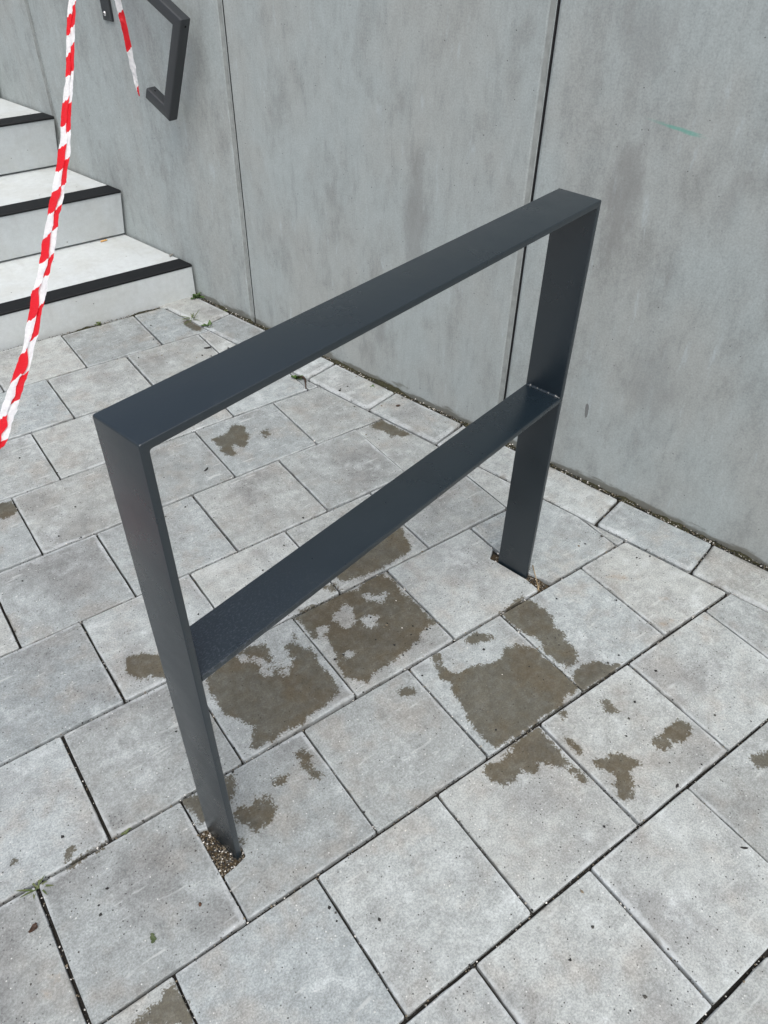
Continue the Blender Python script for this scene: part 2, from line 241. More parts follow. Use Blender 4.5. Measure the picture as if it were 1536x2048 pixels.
def m_paint(name, base, rough=.42, tex=.0):
    t = NT(name)
    p = t.objc()
    n = t.noise(p, 900.0, 2, .5); n2 = t.noise(p, 8.0, 4, .6); n3 = t.noise(p, 70.0, 3, .6)
    c = t.vmath('SCALE', base, scale=t.step(n2, .3, .7, .92, 1.08, False))
    dust = t.math('MULTIPLY', t.step(n3, .60, .78, 0, .03), t.step(n2, .45, .6))
    c = t.mix(dust, c, (0.25, 0.25, 0.24))
    return t.fin(c, t.step(n2, .3, .7, rough - .05, rough + .07), t.bump(t.math('ADD', n, t.math('MULTIPLY', n3, .6)), .0004, .35 + tex), .8)

def m_speckled():
    m = m_paint('anthracite_rough_coat', (0.0072, 0.0145, 0.0210), .30, .15); t = NT.__new__(NT); t.m = m; t.t = m.node_tree; t.b = t.t.nodes['Principled BSDF']; t._pos = None
    p = t.objc(); x = t.xyz(p)[0]
    near = t.step(x, -.15, -.50)
    f = t.noise(t.vmath('MULTIPLY', p, (190.0, 420.0, 100.0)), 1.0, 2, .6)
    fl = t.math('MULTIPLY', t.step(f, .52, .66), near)
    old = t.b.inputs['Base Color'].links[0].from_socket; nrm = t.b.inputs['Normal'].links[0].from_socket
    t.put(t.b.inputs['Base Color'], t.mix(t.math('MULTIPLY', fl, .6), old, (0.055, 0.068, 0.090)))
    t.put(t.b.inputs['Normal'], t.bump(t.math('MULTIPLY', f, near), .0012, .5, nrm))
    return m

def m_plain(name, c, rough=.8, var=.25, scale=60.0, bump=0.0, spec=.4):
    t = NT(name); n = t.noise(t.pos(), scale, 4, .6)
    cc = t.vmath('SCALE', c, scale=t.step(n, .3, .7, 1 - var, 1 + var, False))
    return t.fin(cc, rough, t.bump(n, bump, .6) if bump else None, spec)

def m_tape():
    t = NT('barrier_tape_film')
    uv = t.n('ShaderNodeUVMap', uv_map='UVMap').outputs[0]
    x = t.xyz(uv)
    f = t.math('ABSOLUTE', t.math('SUBTRACT', t.math('FRACT', t.math('ADD', x[0], .5)), .5))
    red = t.step(f, .243, .257, 1, 0)
    n = t.noise(t.pos(), 90.0, 3, .6)
    c = t.mix(red, t.vmath('SCALE', (0.80, 0.80, 0.82), scale=t.step(n, .3, .7, .93, 1.05)), (0.72, 0.012, 0.022))
    t.fin(c, .33, t.bump(n, .003, .5), .5)
    tr = t.n('ShaderNodeBsdfTranslucent'); t.put(tr.inputs[0], c)
    ms = t.n('ShaderNodeMixShader'); ms.inputs[0].default_value = .32
    t.t.links.new(t.b.outputs[0], ms.inputs[1]); t.t.links.new(tr.outputs[0], ms.inputs[2]); t.t.links.new(ms.outputs[0], t.out.inputs[0])
    return t.m

def m_grit():
    t = NT('joint_grit')
    a = t.attr('tone').outputs['Fac']
    n = t.n('ShaderNodeValToRGB'); t.put(n.inputs[0], a)
    e = n.color_ramp.elements
    e[0].position = 0; e[0].color = (.018, .018, .018, 1); e[1].position = 1; e[1].color = (.72, .70, .66, 1)
    for ps, cc in ((.35, (.06, .058, .052, 1)), (.6, (.19, .16, .115, 1)), (.8, (.36, .34, .30, 1))):
        k = e.new(ps); k.color = cc
    n.color_ramp.interpolation = 'CONSTANT'
    return t.fin(n.outputs[0], .8, None, .4)

def m_leaf(name, c1, c2):
    t = NT(name); n = t.noise(t.pos(), 120.0, 3, .6)
    c = t.mix(t.step(n, .35, .65), c1, c2)
    t.fin(c, .55, None, .4)
    return t.m

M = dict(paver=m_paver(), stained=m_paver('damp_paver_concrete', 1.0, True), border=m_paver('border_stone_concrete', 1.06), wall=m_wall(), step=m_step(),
         rack=m_paint('anthracite_powder_coat', (0.0072, 0.0145, 0.0210), .30, .15), rail=m_paint('dark_grey_handrail_paint', (0.017, 0.020, 0.024), .46),
         nosing=m_plain('black_rubber_nosing', (0.0045, 0.0055, 0.007), .62, .3, 80, .0006, .3), bed=m_plain('joint_sand', (0.022, 0.020, 0.017), .95, .5, 400, .003),
         soil=m_plain('damp_sandy_soil', (0.055, 0.040, 0.022), .9, .5, 260, .004), grit=m_grit(), tape=m_tape(),
         moss=m_plain('dark_moss', (0.035, 0.034, 0.017), .95, .6, 220, .004), core=m_plain('joint_gasket', (0.012, 0.012, 0.013), .7), cham=m_plain('panel_edge_concrete', (0.255, 0.273, 0.268), .85, .22, 30, .002),
         ground=m_plain('outer_ground', (0.33, 0.335, 0.33), .9, .15, 4, .0), hole=m_plain('drain_hole_dark', (0.004, 0.004, 0.004), .9, .1),
         steel=m_plain('zinc_screw_steel', (0.55, 0.55, 0.55), .3, .2, 300), green=m_leaf('weed_leaf', (0.045, 0.095, 0.020), (0.075, 0.13, 0.035)),
         grass=m_leaf('grass_blade', (0.075, 0.11, 0.035), (0.12, 0.135, 0.06)), dry=m_leaf('dry_leaf', (0.060, 0.026, 0.012), (0.10, 0.045, 0.02)),
         brownleaf=m_leaf('withered_brown_leaf', (0.040, 0.024, 0.016), (0.075, 0.042, 0.028)), oliveleaf=m_leaf('olive_leaf', (0.060, 0.085, 0.035), (0.10, 0.115, 0.06)),
         twig=m_leaf('dead_root', (0.055, 0.030, 0.018), (0.028, 0.017, 0.012)), seed=m_plain('dark_seed', (0.016, 0.015, 0.014), .6, .3, 300),
         straw=m_leaf('straw', (0.38, 0.30, 0.18), (0.30, 0.22, 0.13)), butt=m_leaf('filter_paper', (0.55, 0.27, 0.08), (0.60, 0.36, 0.14)), scrap=m_leaf('bleached_scrap', (0.32, 0.31, 0.28), (0.2, 0.19, 0.17)))
M['steel'].node_tree.nodes['Principled BSDF'].inputs['Metallic'].default_value = .9

# ------------------------------------------------------------------ ground and paving bed
g = mesh_ob('ground', [(-80, -80, -.034), (80, -80, -.034), (80, 80, -.034), (-80, 80, -.034)], [(0, 1, 2, 3)], M['ground']); tag(g, kind='structure')
X0, Y0, Y1 = -2.55, -2.1, 2.388
bed = mesh_ob('paving', [(X0, Y0, -.0135), (wall_x(Y0) - .003, Y0, -.0135), (wall_x(2.44) - .003, 2.44, -.0135), (X0, 2.44, -.0135)], [(0, 1, 2, 3)], M['bed']); tag(bed, kind='structure')

# ------------------------------------------------------------------ pavers
def clip(poly, n, c):                      # keep points with n.p <= c
    out = []
    for i, a in enumerate(poly):
        b = poly[(i + 1) % len(poly)]
        da, db = n[0] * a[0] + n[1] * a[1] - c, n[0] * b[0] + n[1] * b[1] - c
        if da <= 0: out.append(a)
        if (da < 0 < db) or (db < 0 < da):
            k = da / (da - db); out.append((a[0] + k * (b[0] - a[0]), a[1] + k * (b[1] - a[1])))
    return out
def area(p): return .5 * sum(p[i][0] * p[(i + 1) % len(p)][1] - p[(i + 1) % len(p)][0] * p[i][1] for i in range(len(p)))
def clean(p, tol=.004):
    q = []
    for v in p:
        if not q or math.dist(v, q[-1]) > tol: q.append(v)
    if len(q) > 1 and math.dist(q[0], q[-1]) < tol: q.pop()
    return q
def round_outline(p, r, seg=.035, jit=.0005):
    """outline with rounded corners; every point keeps its edge or corner so that it can be inset cleanly"""
    n = len(p); out = []
    for i in range(n):
        a, b, c = Vector(p[i - 1]), Vector(p[i]), Vector(p[(i + 1) % n])
        d1 = (a - b); d2 = (c - b); rr = min(r * random.uniform(.7, 1.6), .35 * d1.length, .35 * d2.length)
        d1.normalize(); d2.normalize()
        out += [(b + d1 * rr, i, None), (b + (d1 + d2) * rr * .29, i, None), (b + d2 * rr, i, None)]
        L = (c - b).length; k = max(1, int(L / seg))
        for q in range(1, k):
            t_ = q / k
            if rr * 1.2 < t_ * L < L - rr * 1.6:
                out.append((b + d2 * (t_ * L) + Vector((d2.y, -d2.x)) * random.gauss(0, jit), i, t_))
    return out
def inset(p, ol, d):
    """inset the rounded outline ol of polygon p by d"""
    n = len(p); cor = []
    for i in range(n):
        a, b, c = Vector(p[i - 1]), Vector(p[i]), Vector(p[(i + 1) % n])
        e1 = (b - a).normalized(); e2 = (c - b).normalized(); n1 = Vector((-e1.y, e1.x)); n2 = Vector((-e2.y, e2.x)); m = n1 + n2
        m = m.normalized() if m.length > 1e-6 else n1
        lim = .42 * min((b - a).length, (c - b).length)
        cor.append(b + m * min(d / max(.4, m.dot(n1)), lim))
    out = []
    for v, i, t_ in ol:
        b, c = Vector(p[i]), Vector(p[(i + 1) % n])
        if t_ is None:
            rr = (v - b).length; out.append(cor[i] + (v - b) * max(0.02, 1 - d / max(rr, 1e-5)) if d < rr * .9 else cor[i] + (v - b) * .04)
        else:
            u = (c - b).normalized(); q0 = (cor[i] - b).dot(u); q1 = (cor[(i + 1) % n] - b).dot(u); s_ = min(max((v - b).dot(u), q0 + .001), q1 - .001)
            h0 = (cor[i] - b).dot(Vector((-u.y, u.x))); h1 = (cor[(i + 1) % n] - b).dot(Vector((-u.y, u.x))); f = (s_ - q0) / max(q1 - q0, 1e-6)
            out.append(b + u * s_ + Vector((-u.y, u.x)) * (h0 + (h1 - h0) * f))
    return [(v.x, v.y) for v in out]
def sdist(P, poly):                         # signed distance, positive inside
    P = np.asarray(P); A = np.asarray(poly, float); Bq = np.roll(A, -1, 0)
    d2 = np.full(len(P), 1e9); ins = np.zeros(len(P), bool)
    for a, b in zip(A, Bq):
        ab = b - a; t_ = np.clip(((P - a) @ ab) / max(ab @ ab, 1e-12), 0, 1)
        q = P - a - t_[:, None] * ab; d2 = np.minimum(d2, (q ** 2).sum(1))
        cond = (a[1] > P[:, 1]) != (b[1] > P[:, 1])
        with np.errstate(divide='ignore', invalid='ignore'):
            xi = a[0] + (P[:, 1] - a[1]) / (b[1] - a[1]) * (b[0] - a[0])
        ins ^= cond & (P[:, 0] < xi)
    return np.where(ins, 1, -1) * np.sqrt(d2)
def field(P, polys):
    P = np.asarray(P); r = np.full(len(P), -1.0)
    for k, pl in polys:
        a = np.asarray(pl)
        if k > 0 and (P[:, 0].max() < a[:, 0].min() - .08 or P[:, 0].min() > a[:, 0].max() + .08 or P[:, 1].max() < a[:, 1].min() - .08 or P[:, 1].min() > a[:, 1].max() + .08): continue
        d = sdist(P, pl); r = np.maximum(r, d) if k > 0 else np.minimum(r, -d - .007)
    return r
def slab_mesh(name, poly, mat, cx, cy, dense, bev=.0020, drop=.0016, rim_w=.020, thick=.05, r=.004):
    """paver from a ground outline (counter-clockwise), mesh centred on (cx, cy)"""
    ol = round_outline(poly, r); p0 = [(v.x, v.y) for v, _, _ in ol]
    bm = bmesh.new(); lr = bm.verts.layers.float.new('rim'); lw = bm.verts.layers.float.new('wet'); lu = bm.verts.layers.float.new('rust')
    def ring(p, z, rim):
        vs_ = []
        for x, y in p:
            v = bm.verts.new((x - cx, y - cy, z)); v[lr] = rim; vs_.append(v)
        return vs_
    rings = [ring(p0, -thick, 1), ring(p0, -drop - .0015, 1), ring(inset(poly, ol, bev * .35), -drop * .45, 1), ring(inset(poly, ol, bev), 0, .95), ring(inset(poly, ol, rim_w), 0.0002, 0)]
    for a, b in zip(rings, rings[1:]):
        for i in range(len(a)):
            j = (i + 1) % len(a); bm.faces.new((a[i], a[j], b[j], b[i]))
    top = bm.faces.new(rings[-1])
    if dense:
        geom_top = lambda: [f for f in bm.faces if f.normal.z > .9]
        bm.normal_update()
        xs = [v.co.x for v in bm.verts]; ys = [v.co.y for v in bm.verts]
        for ax, lo, hi in ((0, min(xs), max(xs)), (1, min(ys), max(ys))):
            k = lo + .009
            while k < hi:
                co = Vector((k, 0, 0)) if ax == 0 else Vector((0, k, 0)); no = Vector((1, 0, 0)) if ax == 0 else Vector((0, 1, 0))
                fs = geom_top(); es = {e for f in fs for e in f.edges}; vv = {v for f in fs for v in f.verts}
                bmesh.ops.bisect_plane(bm, geom=list(vv) + list(es) + fs, plane_co=co, plane_no=no)
                k += .0105
        bm.normal_update()
    else:
        bmesh.ops.triangulate(bm, faces=[top])
    P = np.array([(v.co.x + cx, v.co.y + cy) for v in bm.verts])
    if dense:
        fw = np.clip(field(P, WET) / .06 + .5, 0, 1); fr = np.clip(field(P, RUST) / .06 + .5, 0, 1)
        for v, a, b in zip(bm.verts, fw, fr): v[lw] = a; v[lu] = b
    me = bpy.data.meshes.new(name); bm.to_mesh(me); bm.free(); me.materials.append(mat)
    return me
def touched(poly):
    xs = [p[0] for p in poly]; ys = [p[1] for p in poly]
    gx, gy = np.meshgrid(np.linspace(min(xs), max(xs), 14), np.linspace(min(ys), max(ys), 14))
    P = np.stack([gx.ravel(), gy.ravel()], 1)
    return field(P, WET).max() > -.012 or field(P, RUST).max() > -.012
JO, JV = .0026, .0036                        # half a joint, across and between rows
full = []
for k in range(6):
    h = TU / 2 - JO; hv = TV / 2 - JV
    full.append(slab_mesh('paver', [(-h, -hv), (h, -hv), (h, hv), (-h, hv)], M['paver'], 0, 0, False))
BD = WALL_D - .176                           # field pavers stop here, border beyond
NEAR_HOLE = [(-.160, .106), (-.118, .104), (-.092, .112), (-.091, .135), (-.125, .215), (-.160, .212)]
joints = []
def cut_notch(poly, kind):
    """slabs sawn out around the two feet of the rack"""
    if kind == 'near':                       # left edge of its slab, between the two corners
        xl = poly[0][0]
        return [poly[0], poly[1], poly[2], poly[3], (xl, .214), (-.128, .209), (-.092, .134), (-.093, .113), (-.117, .106), (xl, .102)]
    if kind == 'far_left':                   # right edge of its slab
        return [poly[0], (.8945, poly[1][1]), (.8930, .350), (.8725, .442), (.8640, .466), (.8780, .477), (poly[2][0], .490), poly[2], poly[3]]
    if kind == 'far_right':                  # lower left corner of its slab
        return [(.9380, poly[0][1])] + poly[1:] + [(poly[-1][0], .412), (.9140, .362), (.9270, .335)]
n_pav = 0
for r in range(-6, 9):
    y0, y1 = (r - 1) * TV, r * TV
    if r == 8: y1 = 2.381
    shift = 0.0 if r % 2 == 0 else .5
    for k in range(-9, 7):
        x0 = (k + shift) * TU; x1 = x0 + TU
        if x0 < X0 - .01: continue
        poly = [(x0 + JO, y0 + JV), (x1 - JO, y0 + JV), (x1 - JO, y1 - JV), (x0 + JO, y1 - JV)]
        c2 = clean(clip(poly, NH, BD))
        if len(c2) < 3 or area(c2) < .0006: continue
        joints.append(((x0, y0), (x1, y0))); joints.append(((x0, y0), (x0, y1)))
        whole = len(c2) == 4 and abs(area(c2) - area(poly)) < 1e-7 and r != 8
        kind = None
        if r == 1 and k == -1: kind = 'near'
        if r == 2 and k == 2: kind = 'far_left'
        if r == 2 and k == 3: kind = 'far_right'
        if kind: c2 = cut_notch(c2, kind); whole = False
        dense = touched(c2)
        cx, cy = (x0 + x1) / 2, (y0 + y1) / 2
        if whole and not dense: me = random.choice(full)
        else: me = slab_mesh('paver', c2, M['stained' if dense else 'paver'], cx, cy, dense)
        o = bpy.data.objects.new('paver', me); link(o, bed)
        o.location = (cx + random.gauss(0, .0006), cy + random.gauss(0, .0006), random.gauss(0, .0013))
        rz = random.gauss(0, .0010)
        o.rotation_euler = (random.gauss(0, .0038), random.gauss(0, .0038), rz)
        n_pav += 1
# border course along the wall
hb, wb = .1455, .0735
bst = [slab_mesh('border_stone', [(-wb, -hb), (wb, -hb), (wb, hb), (-wb, hb)], M['border'], 0, 0, False, bev=.011, drop=.0042, rim_w=.026, r=.007) for _ in range(4)]
wall_rz = math.atan2(NH.y, NH.x)
s_end = 2.34
for k in range(-9, 8):
    s0 = .098 + .2985 * k; s1 = min(s0 + .2985, s_end)
    c = wp((s0 + .2985 / 2), .0935, 0)
    if s0 + .2985 > s_end:
        hb2 = (s1 - s0) / 2
        # last stone is cut off square to the bottom step
        ol = [(-wb, -hb), (wb, -hb)]
        def loc(x_, y_):
            v = Vector((x_, y_, 0)) - c; return (v.dot(NH), v.dot(WD))
        yl = 2.378
        pl = [wp(s0 + .004, .167, 0), wp(s0 + .004, .020, 0)]
        sR = (yl - (NH * (WALL_D - .020)).y) / WD.y; sL = (yl - (NH * (WALL_D - .167)).y) / WD.y
        pl += [wp(sR, .020, 0), wp(sL, .167, 0)]
        pl2 = [((v - c).dot(NH), (v - c).dot(WD)) for v in pl]
        me = slab_mesh('border_stone', pl2, M['border'], 0, 0, False, bev=.011, drop=.0042, rim_w=.026, r=.007)
    else: me = bst[k % 4]
    o = bpy.data.objects.new('border_stone', me); link(o, bed)
    o.location = (c.x + random.gauss(0, .0012), c.y + random.gauss(0, .0012), random.gauss(.001, .0012)); o.rotation_euler = (random.gauss(0, .004), random.gauss(0, .004), wall_rz + random.gauss(0, .004))
    joints.append((tuple(wp(s0, .02, 0))[:2], tuple(wp(s0, .168, 0))[:2])); joints.append((tuple(wp(s0, .170, 0))[:2], tuple(wp(s0 + .3, .170, 0))[:2]))

# sandy fill in the two sawn openings
def fill(poly, z, mat, name):
    bm = bmesh.new(); vs_ = [bm.verts.new((x, y, z)) for x, y in poly]; f = bm.faces.new(vs_); bmesh.ops.triangulate(bm, faces=[f])
    return bm_ob(name, bm, mat, bed)
fill(NEAR_HOLE, -.0085, M['soil'], 'sand_fill')
fill([(.862, .300), (.930, .300), (.925, .385), (.902, .46), (.89, .48), (.862, .47)], -.0085, M['soil'], 'sand_fill')

# ------------------------------------------------------------------ grit in the joints (uncountable)
OCT = np.array([(1, 0, 0), (-1, 0, 0), (0, 1, 0), (0, -1, 0), (0, 0, 1), (0, 0, -1)], float)
OF = np.array([(0, 2, 4), (2, 1, 4), (1, 3, 4), (3, 0, 4), (2, 0, 5), (1, 2, 5), (3, 1, 5), (0, 3, 5)])
def grit(name, pts, sizes, tones, mat, label):
    n = len(pts); V = np.repeat(OCT[None], n, 0) * rng.uniform(.55, 1.25, (n, 6, 1))
    ang = rng.uniform(0, 6.28, n); ca, sa = np.cos(ang), np.sin(ang)
    X = V[:, :, 0] * ca[:, None] - V[:, :, 1] * sa[:, None]; Y = V[:, :, 0] * sa[:, None] + V[:, :, 1] * ca[:, None]
    V = np.stack([X, Y, V[:, :, 2] * .75], 2) * np.asarray(sizes)[:, None, None] + np.asarray(pts)[:, None, :]
    F = (OF[None] + (np.arange(n) * 6)[:, None, None]).reshape(-1, 3)
    me = bpy.data.meshes.new(name); me.from_pydata(V.reshape(-1, 3).tolist(), [], F.tolist())
    a = me.attributes.new('tone', 'FLOAT', 'POINT'); a.data.foreach_set('value', np.repeat(tones, 6).astype(np.float32))
    me.materials.append(mat); o = link(bpy.data.objects.new(name, me)); tag(o, label, 'grit', kind='stuff'); return o
pts, sz, tn = [], [], []
for (a, b) in joints:
    a = np.array(a); b = np.array(b); L = np.linalg.norm(b - a); n = int(L * 150); d = (b - a) / L; nr = np.array([-d[1], d[0]])
    for _ in range(n):
        q = a + d * random.uniform(0, L); 
        if mnoise.noise((q[0] * 7, q[1] * 7, 3)) < -.28: continue
        if q[1] > .9 and random.random() < .55: continue
        q = q + nr * random.gauss(0, .0020)
        if q @ np.array(NH[:2]) > WALL_D - .004: continue
        big = random.random() < .06
        s_ = random.uniform(.0022, .0034) if big else random.uniform(.0011, .0023)
        pts.append((q[0], q[1], -.0062 + random.uniform(0, .0050) + (.003 if big else 0))); sz.append(s_)
        tn.append(random.choices((.1, .4, .65, .85, 1.0), (40, 24, 14, 10, 12))[0] if q[1] < .9 else random.choices((.1, .4, .65, 1.0), (60, 25, 10, 5))[0])
# strip along the wall, along the bottom step and in the two openings
for _ in range(3600):
    s_ = random.uniform(-2.2, 2.36); q = wp(s_, abs(random.gauss(.009, .007)) + .002, -.007 + random.uniform(0, .008))
    pts.append(tuple(q)); sz.append(random.uniform(.0012, .0032)); tn.append(random.choices((.1, .4, .65, .85, 1.0), (32, 26, 22, 10, 10))[0])
for _ in range(900):
    x = random.uniform(-1.2, .90); pts.append((x, 2.393 - abs(random.gauss(.006, .004)), -.006 + random.uniform(0, .006))); sz.append(random.uniform(.001, .0028)); tn.append(random.choices((.1, .4, .65, .85), (36, 32, 22, 10))[0])
for poly, n in ((NEAR_HOLE, 620), ([(.868, .305), (.928, .300), (.918, .36), (.895, .46), (.885, .47), (.868, .46)], 420)):
    xs = [p[0] for p in poly]; ys = [p[1] for p in poly]
    P = np.stack([rng.uniform(min(xs), max(xs), n * 2), rng.uniform(min(ys), max(ys), n * 2)], 1); P = P[sdist(P, poly) > .001][:n]
    for q in P:
        pts.append((q[0], q[1], -.0075 + random.uniform(0, .003))); sz.append(random.uniform(.0010, .0030)); tn.append(random.choices((.1, .4, .65, .85, 1.0), (26, 24, 36, 8, 6))[0])
grit('joint_grit', pts, sz, np.array(tn), M['grit'], 'fine dark and white grit filling the paving joints')
# loose dark crumbs and pale chips lying on the pavers
pts, sz, tn = [], [], []
for _ in range(900):
    x = random.uniform(-1.6, 1.4); y = random.uniform(-1.3, 2.36)
    if x * NH.x + y * NH.y > WALL_D - .02: continue
    if mnoise.noise((x * 2.3, y * 2.3, 9)) < random.uniform(-.5, .35): continue
    s_ = min(.0042, random.expovariate(1 / .0011) + .0008)
    pts.append((x, y, s_ * .45)); sz.append(s_); tn.append(random.choices((.1, .4, .65, 1.0), (60, 24, 8, 8))[0])
for (cx, cy, n, sp) in ((.40, -.40, 16, .10), (.50, .36, 18, .06), (.27, .42, 8, .06), (1.0, 1.4, 8, .10), (.95, 1.25, 9, .12), (.72, .02, 12, .12), (-.45, .15, 14, .12), (-.05, -.1, 8, .12), (.9, .15, 12, .12), (.62, 1.9, 14, .15), (.2, 1.5, 14, .3), (.75, -.45, 16, .14), (.45, 1.0, 10, .15), (1.15, .25, 10, .08)):
    for _ in range(n):
        x, y = cx + random.gauss(0, sp), cy + random.gauss(0, sp)
        if x * NH.x + y * NH.y > WALL_D - .02 or y > 2.37: continue
        s_ = random.uniform(.0016, .0046); tone_ = random.choices((.1, .4, .65, 1.0), (58, 20, 8, 14))[0]
        if tone_ > .9: s_ *= .55
        pts.append((x, y, s_ * .45)); sz.append(s_); tn.append(tone_)
grit('loose_grit', pts, sz, np.array(tn), M['grit'], 'scattered dark crumbs and pale chips lying on the pavers')

# moss crust along the wall foot and the foot of the bottom step
def crust(name, path, w, hgt, label, seed):
    random.seed(seed); V, F = [], []; k = 0
    for (a, b, side) in path:
        a = Vector(a); b = Vector(b); L = (b - a).length; n = int(L / .008); side = Vector(side)
        base = len(V)
        for i in range(n + 1):
            p = a + (b - a) * (i / n); q = max(0, mnoise.noise((p.x * 11, p.y * 11, seed)) + .25 + .35 * mnoise.noise((p.x * 45, p.y * 45, seed)))
            ww = w * (.25 + q); hh = hgt * (.15 + q)
            for j, (fw, fh) in enumerate(((0, .9), (.35, 1.0), (.7, .6), (1.0, 0.0))):
                V.append(p + side * (ww * fw) + Vector((0, 0, -.010 + hh * fh + random.uniform(-.0012, .0012))))
        for i in range(n):
            for j in range(3): F.append((base + i * 4 + j, base + i * 4 + j + 1, base + i * 4 + j + 5, base + i * 4 + j + 4))
    o = mesh_ob(name, V, F, M['moss'], None, True); tag(o, label, 'moss', kind='stuff')
crust('moss', [(wp(-2.0, .001, 0), wp(2.33, .001, 0), -NH)], .019, .017, 'dark damp moss in the gap between border stones and concrete wall', 5)
crust('moss', [((-1.6, 2.3915, 0), (.90, 2.3915, 0), (0, -1, 0))], .010, .012, 'thin dark moss along the foot of the bottom step', 8)

# ------------------------------------------------------------------ concrete wall
wall = empty('concrete_wall', wp(0, 0, 0), math.atan2(-WD.y, -WD.x))     # local +x runs towards the viewer's right, +y... see below
wall.rotation_euler = (0, 0, math.atan2(WD.y, WD.x))                      # local x = along WD, local y = -NH (out of the wall)
tag(wall, 'tall grey cast concrete wall of upright panels beside the pale steps', 'wall')
WH, WT = 2.3, .22
SJ = [.562 + 1.204 * k for k in range(-2, 5)]
for s0, s1 in zip(SJ, SJ[1:]):
    bm = bmesh.new(); L = s1 - s0 - .005
    prof = [(-L / 2, .006), (-L / 2 + .016, 0), (L / 2 - .010, 0), (L / 2, .012), (L / 2, WT), (-L / 2, WT)]    # (x, depth)
    lo = [bm.verts.new((x, -d, -.06)) for x, d in prof]; hi = [bm.verts.new((x, -d, WH)) for x, d in prof]
    n = len(prof)
    for i in range(n):
        j = (i + 1) % n; bm.faces.new((lo[i], lo[j], hi[j], hi[i]))
    bm.faces.new(hi); bm.faces.new(lo[::-1])
    bmesh.ops.recalc_face_normals(bm, faces=bm.faces)
    es = [e for e in bm.edges if abs(e.verts[0].co.z - e.verts[1].co.z) > 1]
    bmesh.ops.bevel(bm, geom=es, offset=.0025, segments=2, affect='EDGES')
    for f in bm.faces:
        if f.normal.x < -.15 and f.normal.y > .5 and f.calc_area() > .02: f.material_index = 1
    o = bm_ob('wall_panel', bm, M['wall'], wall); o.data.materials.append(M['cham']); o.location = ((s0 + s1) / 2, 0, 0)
def lbox(bm, x0, x1, y0, y1, z0, z1):
    v = [bm.verts.new(c) for c in ((x0, y0, z0), (x1, y0, z0), (x1, y1, z0), (x0, y1, z0), (x0, y0, z1), (x1, y0, z1), (x1, y1, z1), (x0, y1, z1))]
    for f in ((0, 3, 2, 1), (4, 5, 6, 7), (0, 1, 5, 4), (1, 2, 6, 5), (2, 3, 7, 6), (3, 0, 4, 7)): bm.faces.new([v[i] for i in f])
for sj in SJ[1:-1]:
    bm = bmesh.new(); lbox(bm, -.0023, .0023, -WT + .01, -.0085, -.05, WH - .01); o = bm_ob('joint_seal', bm, M['core'], wall); o.location = (sj, 0, 0)

# ------------------------------------------------------------------ stairs
stairs = empty('concrete_stairs', (0, 2.393, 0)); tag(stairs, 'pale concrete steps with black edge strips climbing beside the grey wall', 'stairs')
XL = -2.3
for i, (y, z, sw, uc) in enumerate(STEPS):
    yb = (STEPS[i + 1][0] if i + 1 < len(STEPS) else y + 1.4) + .12
    z0 = -.06 if i == 0 else STEPS[i - 1][1] + .0075
    bm = bmesh.new(); nx = 46; gp = .011
    # front-face outline with slight waviness of the cast edges
    pl = [(XL, y), (wall_x(y, gp), y), (wall_x(yb, gp), yb), (XL, yb)]
    plo = [(XL, y + uc), (wall_x(y + uc, gp), y + uc)] + pl[2:]
    lo = [bm.verts.new((a, b - 2.393, z0)) for a, b in plo]; hi = [bm.verts.new((a, b - 2.393, z)) for a, b in pl]
    for a in range(4):
        b = (a + 1) % 4; bm.faces.new((lo[a], lo[b], hi[b], hi[a]))
    bm.faces.new(hi); bm.faces.new(lo[::-1])
    bmesh.ops.recalc_face_normals(bm, faces=bm.faces)
    for k in range(1, 60):
        bmesh.ops.bisect_plane(bm, geom=bm.verts[:] + bm.edges[:] + bm.faces[:], plane_co=(XL + (wall_x(y) - XL) * k / 60, 0, 0), plane_no=(1, 0, 0))
    es = [e for e in bm.edges if all(abs(v.co.z - z0) < 1e-5 for v in e.verts) and all(abs(v.co.y - (y + uc - 2.393)) < 1e-5 for v in e.verts)]
    es += [e for e in bm.edges if abs(e.verts[0].co.z - e.verts[1].co.z) > .05 and all(v.co.x > wall_x(y + uc, .03) - .005 and v.co.y < y + uc - 2.393 + 1e-4 for v in e.verts)]
    bmesh.ops.bevel(bm, geom=list(set(es)), offset=.004, segments=2, affect='EDGES')
    for v in bm.verts:
        q = mnoise.noise((v.co.x * 9, v.co.z * 9, i * 3.3))
        v.co.y += .0012 * q if v.co.y < (y - 2.393) + uc + .01 else 0
    st = bm_ob('step', bm, M['step'], stairs)
    # black edge strip let into the front of the tread, end mitred along the wall
    bm = bmesh.new(); prof = [(-.0022, -.0065), (-.0030, .0005), (-.0012, .0030), (.004, .0040), (sw - .002, .0040), (sw, .0008), (sw, -.004)]
    ends = []
    for xx in (XL, None):
        ends.append([bm.verts.new((xx if xx is not None else wall_x(y + a, gp + .002), y - 2.393 + a, z + b)) for a, b in prof])
    for a in range(len(prof)):
        b = (a + 1) % len(prof); bm.faces.new((ends[0][a], ends[1][a], ends[1][b], ends[0][b]))
    bm.faces.new(ends[0]); bm.faces.new(ends[1][::-1]); bmesh.ops.recalc_face_normals(bm, faces=bm.faces)
    bm_ob('edge_strip', bm, M['nosing'], st)

